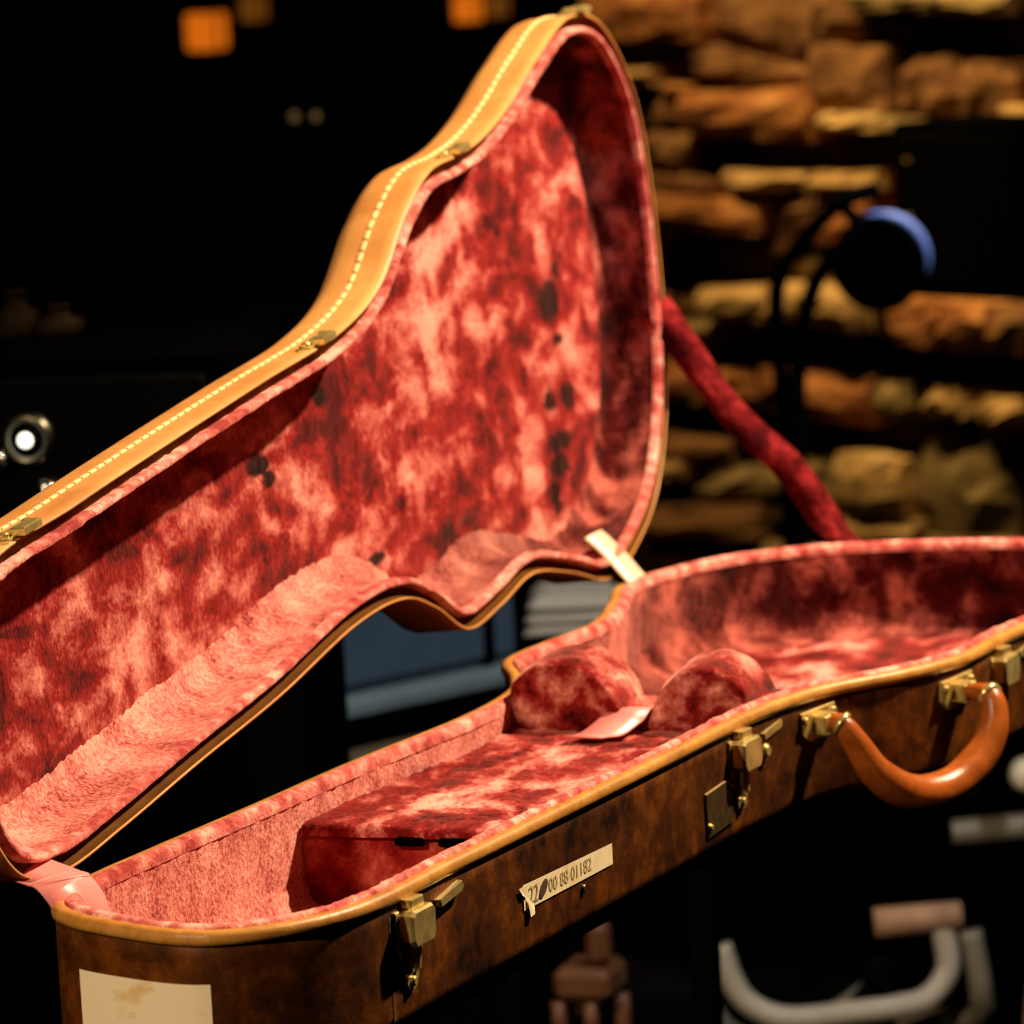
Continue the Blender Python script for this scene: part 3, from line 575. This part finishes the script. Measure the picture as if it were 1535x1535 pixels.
# ---------------------------------------------------------------- table that carries the case
zt = RH - DB - .0005
t = tag(empty('table', (0.17, 0.5, 0)), 'black shaped table top on thin legs carrying the guitar case', 'table')
Q = (OUT - NRM * .03)[::12]; m = len(Q); Q = Q - np.array([.17, .5])
V = [(q[0], q[1], zt) for q in Q] + [(q[0], q[1], zt - .02) for q in Q]
mesh('table_top', V, [tuple(range(m)), tuple(range(2 * m - 1, m - 1, -1))] + [((k + 1) % m, k, m + k, m + (k + 1) % m) for k in range(m)], M_BLACK, t, False)
for x, y in ((.055, .07), (.12, .07), (.045, .93), (.315, .93)): MB().tube([(x - .17, y - .5, 0), (x - .17, y - .5, zt - .019)], .010, 12).build('leg', M_BLACKM, t)

# ---------------------------------------------------------------- wall speaker
def wpt(s, n, z): q = WP + WD * s + WN * n; return (q[0], q[1], z)
sp = tag(empty('wall_speaker', wpt(.5402, .22, .881), rzw), 'black box speaker mounted on the stone wall', 'speaker')
MB().box((0, 0, 0), (.205, .15, .205), bev=.006).build('cabinet', M_BLACK, sp)
MB().box((.004, -.0775, 0), (.180, .008, .178), bev=.003).build('grille', M_BLACKM, sp)
MB().box((0, .118, 0), (.05, .10, .05)).build('wall_mount', M_BLACKM, sp)
for zz in (.058, -.008): MB().lathe([(0, .004), (.003, .003), (.004, 0)], (-.070, -.0815, zz), (0, -1, 0), 10).build('screw', M_BRASS, sp)

# ---------------------------------------------------------------- black lamp in front of the wall
lamp = tag(empty('floor_lamp', (-0.486, 3.03, 0)), 'black twin arm floor lamp with a round head edged by a painted blue highlight', 'lamp')
lo = np.array([-0.486, 3.03, 0])
def lp(px, py):                                # offsets measured in the lamp's own upright plane (metres from its stem)
    return np.array([0, 0, 0]) + np.array([.943, .333, 0]) * px + np.array([0, 0, 1]) * py
MB().lathe([(0, .03), (.10, .028), (.13, .012), (.135, 0)], (0, 0, 0)).build('lamp_base', M_BLACKM, lamp, True)
MB().tube([lp(0, .01), lp(0, .40), lp(0.0, .73)], [.013, .014, .017], 12).build('lamp_pole', M_BLACKM, lamp)
MB().tube(smooth_path([lp(-.002, .62), lp(-.010, .745), lp(-.008, .83), lp(.022, .877), lp(.062, .915), lp(.085, .925), lp(.11, .93)]), .0095, 10).build('lamp_arm', M_BLACKM, lamp, True)
MB().tube(smooth_path([lp(.006, .62), lp(.012, .745), lp(.030, .82), lp(.055, .858), lp(.085, .885)]), .0095, 10).build('lamp_arm', M_BLACKM, lamp, True)
MB().tube([lp(.066, .917), lp(.104, .868)], .008, 10).build('arm_joint', M_BLACKM, lamp)
hc = lp(.104, .846); ax = Vector((-.10, -.92, -.10)).normalized()
MB().lathe([(0, -.055), (.02, -.053), (.038, -.042), (.050, -.022), (.0545, 0), (.0545, .004), (.048, .004), (.03, -.005), (0, -.008)], hc, ax, 28).build('lamp_head', M_BLACKM, lamp, True)
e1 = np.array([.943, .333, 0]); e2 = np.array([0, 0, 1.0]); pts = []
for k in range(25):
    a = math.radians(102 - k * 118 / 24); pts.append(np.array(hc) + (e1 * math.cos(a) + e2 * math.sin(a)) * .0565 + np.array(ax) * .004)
MB().tube(pts, [max(.0008, .0075 * math.sin(math.pi * (k + .6) / 25.5) ** .7) for k in range(25)], 12).build('blue_highlight', M_BLUEHILITE, lamp, True)  # crescent part coloured blue to imitate a highlight on the lamp head

# ---------------------------------------------------------------- blue-grey bin on a side table behind the case
rzb = math.atan2(.88, .47); bo = np.array([-.4765, 1.71, .60]) + np.array([-.882, .471, 0]) * .15 - np.array([.47, .88, 0]) * .05
tb = tag(empty('side_table', (bo[0], bo[1], 0), rzb), 'dark side table with a brown front rail behind the case', 'table')
MB().box((.0, .01, .5925), (.50, .36, .015), bev=.003).build('table_top', M_BLACK, tb)
for sx in (-.225, .225):
    for sy in (-.14, .16): MB().box((sx, sy, .2925), (.03, .03, .585)).build('leg', M_BLACK, tb)
MB().box((0.0, -.186, .572), (.56, .036, .020), bev=.003).build('front_rail', M_WOODD, tb)
bn = tag(empty('storage_bin', (bo[0], bo[1], .60), rzb), 'blue grey plastic storage bin seen between lid and base', 'bin')
MB().box((0, 0, .115), (.435, .29, .19), bev=.012).build('bin_body', M_BLUEBOX, bn)
MB().box((0, 0, .011), (.465, .318, .022), bev=.007).build('bottom_rim', M_BLUELIP, bn)
MB().box((0, 0, .220), (.465, .318, .024), bev=.007).build('bin_lid', M_BLUEBOX, bn)
for sx in (-.195, .175): MB().box((sx, -.1475, .115), (.010, .008, .18), bev=.002).build('rib', M_BLACK, bn)
# folded cloth lying on the table
def cloth(name, c, rz, size, mat, lab, cat, folds=3):
    V = []; F = []; n = 18
    root = MB()
    for f in range(folds):
        V = []
        for j in range(n + 1):
            for i in range(n + 1):
                x = (i / n - .5) * size[0] * (1 - .05 * f); y = (j / n - .5) * size[1] * (1 - .04 * f)
                r = min(1, min(i, n - i, j, n - j) / 2.5); V.append((x, y, (f + .1) * size[2] / folds + size[2] / folds * r * .9 + .003 * mnoise.noise(Vector((x * 30, y * 30, f)))))
        b0 = len(V)
        V += [(x, y, f * size[2] / folds) for x, y, _ in V[:b0]]
        F = []
        for j in range(n):
            for i in range(n):
                k = j * (n + 1) + i; F.append((k, k + 1, k + n + 2, k + n + 1)); F.append((b0 + k, b0 + k + n + 1, b0 + k + n + 2, b0 + k + 1))
        bd = list(range(n + 1)) + [j * (n + 1) + n for j in range(1, n + 1)] + [n * (n + 1) + i for i in range(n - 1, -1, -1)] + [j * (n + 1) for j in range(n - 1, 0, -1)]
        for k in range(len(bd)): F.append((bd[(k + 1) % len(bd)], bd[k], b0 + bd[k], b0 + bd[(k + 1) % len(bd)]))
        root.add(V, F)
    o = root.build(name, mat, None, True); o.location = c; o.rotation_euler = (0, 0, rz); return tag(o, lab, cat)
cs = empty('stool', (-.46, 2.19, 0)); tag(cs, 'black round stool under the folded white cloth', 'stool')
MB().lathe([(0, .60), (.11, .60), (.118, .592), (.118, .572), (.11, .565), (0, .565)], seg=28).build('seat', M_BLACK, cs)
for k in range(4):
    a = k * math.pi / 2 + .4; MB().tube([(.085 * math.cos(a), .085 * math.sin(a), .567), (.12 * math.cos(a), .12 * math.sin(a), 0)], .010, 10).build('leg', M_BLACKM, cs)
cloth('folded_cloth', (-.455, 2.16, .6005), .3, (.095, .12, .034), M_CLOTH, 'off white folded cloth on the black stool', 'cloth')

# ---------------------------------------------------------------- guitar stand low on the right
gs = tag(empty('guitar_stand', (-.11, 1.93, 0)), 'grey tubular guitar stand with a padded yoke, low right', 'guitar stand')
g0 = np.array([-.11, 1.93, 0]); G = lambda *p: np.array(p) - g0
MB().tube(smooth_path([G(-.215, 1.798, .383), G(-.205, 1.80, .350), G(-.190, 1.803, .330), G(-.160, 1.809, .318), G(-.11, 1.826, .320), G(-.07, 1.842, .323), G(-.045, 1.852, .330), G(-.030, 1.862, .352), G(-.032, 1.864, .380), G(-.034, 1.863, .398)]), .0105, 12).build('yoke', M_GREY, gs, True)
MB().tube([G(-.088, 1.842, .397), G(-.018, 1.868, .399)], .0125, 12).build('yoke_pad', M_PAD, gs, True)
MB().tube(smooth_path([G(-.258, 1.882, .345), G(-.250, 1.884, .30), G(-.22, 1.89, .275), G(-.16, 1.90, .29), G(-.11, 1.93, .32)]), .0095, 12).build('rear_arm', M_GREYD, gs, True)
MB().tube(smooth_path([G(-.010, 1.868, .385), G(-.004, 1.872, .33), G(-.02, 1.90, .30), G(-.11, 1.93, .29)]), .010, 12).build('rear_arm', M_GREYD, gs, True)
MB().tube([G(-.11, 1.93, .05), G(-.11, 1.93, .34)], .014, 12).build('upright', M_BLACKM, gs)
MB().tube([G(-.11, 1.93, .325), G(-.11, 1.826, .318)], .009, 12).build('yoke_neck', M_BLACKM, gs)
for k in range(3):
    a = math.radians(60 + 120 * k); e = g0 + np.array([math.cos(a) * .13, math.sin(a) * .13, .010])
    MB().tube([G(-.11, 1.93, .16), e - g0], .010, 10).build('leg', M_BLACKM, gs)
# chrome hardware stand at the right edge of the view
hs = tag(empty('hardware_stand', (0.0, 2.13, 0)), 'chrome hardware stand with knobs at the right edge', 'stand')
MB().tube([(0.012, .0, .05), (0.012, .0, .80)], .009, 12).build('tube', M_BLACKM, hs)
MB().tube([(-.022, -.028, .562), (.02, -.012, .530)], .0105, 12).build('clamp_bar', M_PALE, hs, True)
MB().lathe([(0, .010), (.010, .009), (.014, 0), (.010, -.009), (0, -.010)], (-.020, -.026, .512), (.2, -1, .2), 16).build('knob', M_OCHRE, hs, True)
MB().lathe([(0, .010), (.012, .008), (.0165, 0), (.012, -.009), (0, -.010)], (-.010, -.028, .474), (.2, -1, .3), 16).build('knob', M_PALE, hs, True)
MB().tube([(-.098, .035, .404), (.0, .068, .409), (.06, .085, .410)], .0115, 12).build('cross_tube', M_GREYD, hs)
for k in range(3):
    a = math.radians(30 + 120 * k); MB().tube([(.012, 0, .25), (.012 + .2 * math.cos(a), .2 * math.sin(a), .010)], .009, 10).build('leg', M_BLACKM, hs)
tr = tag(empty('added_trunk', wpt(.95, .36, 0), rzw), 'added low black trunk covering the lit foot of the stone wall', 'trunk')  # added dark box that covers the lit lower stones
MB().box((0, 0, .15), (2.3, .40, .29), bev=.01).build('trunk_body', M_BLACK, tr)
MB().box((0, 0, .312), (2.32, .42, .034), bev=.006).build('trunk_lid', M_BLACK, tr)
for sx in (-.9, .0, .9): MB().box((sx, -.206, .295), (.05, .012, .06), bev=.003).build('trunk_latch', M_BLACKM, tr)
fs = tag(empty('footstool', (.155, 1.89, 0), .2), 'dusty pink padded footstool in the bottom right corner', 'footstool')
MB().box((0, 0, .318), (.24, .16, .044), bev=.014).build('pad', simple('dusty_pink_pad', (0.30, 0.16, 0.12), 0.8), fs)
for sx in (-.08, .08):
    for sy in (-.05, .05): MB().tube([(sx, sy, 0), (sx, sy, .300)], .009, 10).build('leg', M_BLACKM, fs)
# wooden stool seen under the case
ws = tag(empty('wooden_stool', (-.197, 1.44, 0)), 'small orange brown wooden stool standing under the case', 'stool')
def turned(x, y, z0, z1, r, parent, nm='leg'):
    n = 26; pr = []
    for k in range(n + 1):
        f = k / n; b = 1 + .35 * math.sin(f * 22) * (1 if .1 < f < .9 else 0); pr.append((r * b, z0 + (z1 - z0) * f))
    MB().lathe([(0, z0)] + pr + [(0, z1)], (x, y, 0), seg=14).build(nm, M_WOOD, parent, True)
for (x, y) in ((-.026, -.045), (.000, -.045), (.016, -.015), (-.020, .0)): turned(x, y, 0, .438, .0062, ws)
MB().box((-.006, -.025, .452), (.046, .055, .026), bev=.006).build('seat', M_WOOD, ws)
MB().box((.006, -.035, .484), (.018, .025, .036), bev=.007).build('backrest_post', M_WOOD, ws)
MB().box((-.004, -.025, .40), (.030, .04, .010), bev=.002).build('stretcher', M_WOODD, ws)

# ---------------------------------------------------------------- dark left side: amplifiers, lamps
am = tag(empty('amplifier', (-.62, 1.06, 0), .15), 'black amplifier with a glowing white glint, far left', 'amplifier')
MB().box((0, .10, .50), (.60, .26, 1.0), bev=.012).build('cabinet', M_BLACK, am)
MB().box((0, -.034, .93), (.54, .012, .09), bev=.003).build('control_panel', M_BLACKM, am)
pl0 = Vector((.140, -.044, .933))
MB().lathe([(.0125, .003), (.0150, .008), (.0180, .006), (.0195, 0)], pl0, (0, -1, 0), 24).build('glint_ring', M_CHROMED, am, True)
MB().lathe([(0, .0135), (.003, .0125), (.0050, .010), (.0055, .008)], pl0, (0, -1, 0), 18).build('glint_dot', M_GLINT, am, True)  # glowing dot imitates a specular glint on a shiny knob
for dx, dz in ((-.022, -.014), (.014, -.036), (-.055, 0), (-.10, 0)):
    MB().lathe([(0, .016), (.007, .0155), (.008, .013), (.009, 0)], pl0 + Vector((dx, 0, dz)), (0, -1, 0), 18).build('knob', M_CHROME if dz else M_BLACKM, am, True)
for x, sc_, lab in ((.118, .55, 'dim brown bottle on the amplifier, left one'), (.150, .36, 'short dim brown bottle on the amplifier, right one')):
    a = am.matrix_world if False else Matrix.Rotation(.15, 4, 'Z'); q = a @ Vector((x, .02, 0))
    o = MB().lathe([(0, 0), (.016, 0), (.018, .004), (.018, .030 * sc_), (.008, .042 * sc_), (.007, .055 * sc_), (.009, .057 * sc_), (.009, .062 * sc_), (0, .062 * sc_)], (0, 0, 0), seg=18).build('bottle', M_BOTTLE, None, True)
    o.location = (-.62 + q.x, 1.06 + q.y, 1.0); tag(o, lab, 'bottle', 'bottles on the amplifier')
ms = tag(empty('microphone_stand', (-1.02, 1.70, 0)), 'microphone stand with a chrome boom arm behind the lid', 'microphone stand')
MB().lathe([(0, .02), (.11, .018), (.12, .008), (.12, 0)], seg=28).build('stand_base', M_BLACKM, ms, True)
MB().tube([(0, 0, .015), (0, 0, .96)], .009, 12).build('stand_pole', M_BLACKM, ms)
MB().tube([(-.10, -.005, .955), (.374, .027, .912)], .0062, 12).build('boom_sleeve', M_BLACKM, ms, True)
MB().tube([(.370, .027, .9125), (.45, .045, .904), (.57, .06, .893)], [.0042, .0048, .0048], 12).build('boom_arm', M_CHROME, ms, True)
MB().lathe([(0, -.012), (.012, -.012), (.013, 0), (.012, .012), (0, .012)], (0, -.012, .945), (.3, -1, 0), 16).build('boom_clutch', M_BLACKM, ms, True)
ca = tag(empty('speaker_cabinet', (-1.36, 3.84, 0), -.3), 'tall black speaker cabinet with two glowing knob glints', 'speaker')
MB().box((0, 0, .525), (.42, .34, 1.05), bev=.01).build('cabinet', M_BLACK, ca)
MB().box((0, -.173, .46), (.38, .012, .86), bev=.003).build('grille', M_BLACKM, ca)
for x, r_ in ((.102, .0062), (.138, .0055)): MB().lathe([(0, .008), (r_ * .6, .007), (r_, .003), (r_, 0)], (x, -.170, .996), (0, -1, 0), 14).build('knob_glint', M_KNOBGLINT, ca, True)  # emission imitates faint glints on two brass knobs
def lantern(loc, sz, mat, lab):
    t = tag(empty('pendant_lantern', loc), lab, 'lantern', 'pendant lanterns far behind'); a = sz / 2
    MB().box((0, 0, 0), (sz * .9, sz * .9, sz), bev=sz * .08).build('amber_glass', mat, t)
    for sx in (-1, 1):
        for sy in (-1, 1): MB().box((sx * a, sy * a, 0), (sz * .05, sz * .05, sz * 1.04)).build('corner_post', M_BLACKM, t)
    MB().box((0, 0, a * 1.06), (sz * 1.08, sz * 1.08, sz * .06)).build('top_plate', M_BLACKM, t)
    MB().box((0, 0, -a * 1.06), (sz * 1.08, sz * 1.08, sz * .06)).build('bottom_plate', M_BLACKM, t)
    MB().tube([(0, 0, a), (0, 0, ZC - loc[2])], .004, 8).build('cord', M_BLACKM, t)
lantern((-2.604, 6.406, .998), .072, M_AMBER, 'bright amber pendant lantern, leftmost of the row')
lantern((-2.672, 6.815, 1.024), .05, M_AMBERD, 'dim amber pendant lantern just right of the leftmost')
lantern((-2.125, 6.579, 1.016), .052, M_AMBER, 'bright amber pendant lantern near the lid top')
lantern((-2.206, 6.977, 1.004), .045, M_AMBERD, 'dim amber pendant lantern touching the lid top edge')
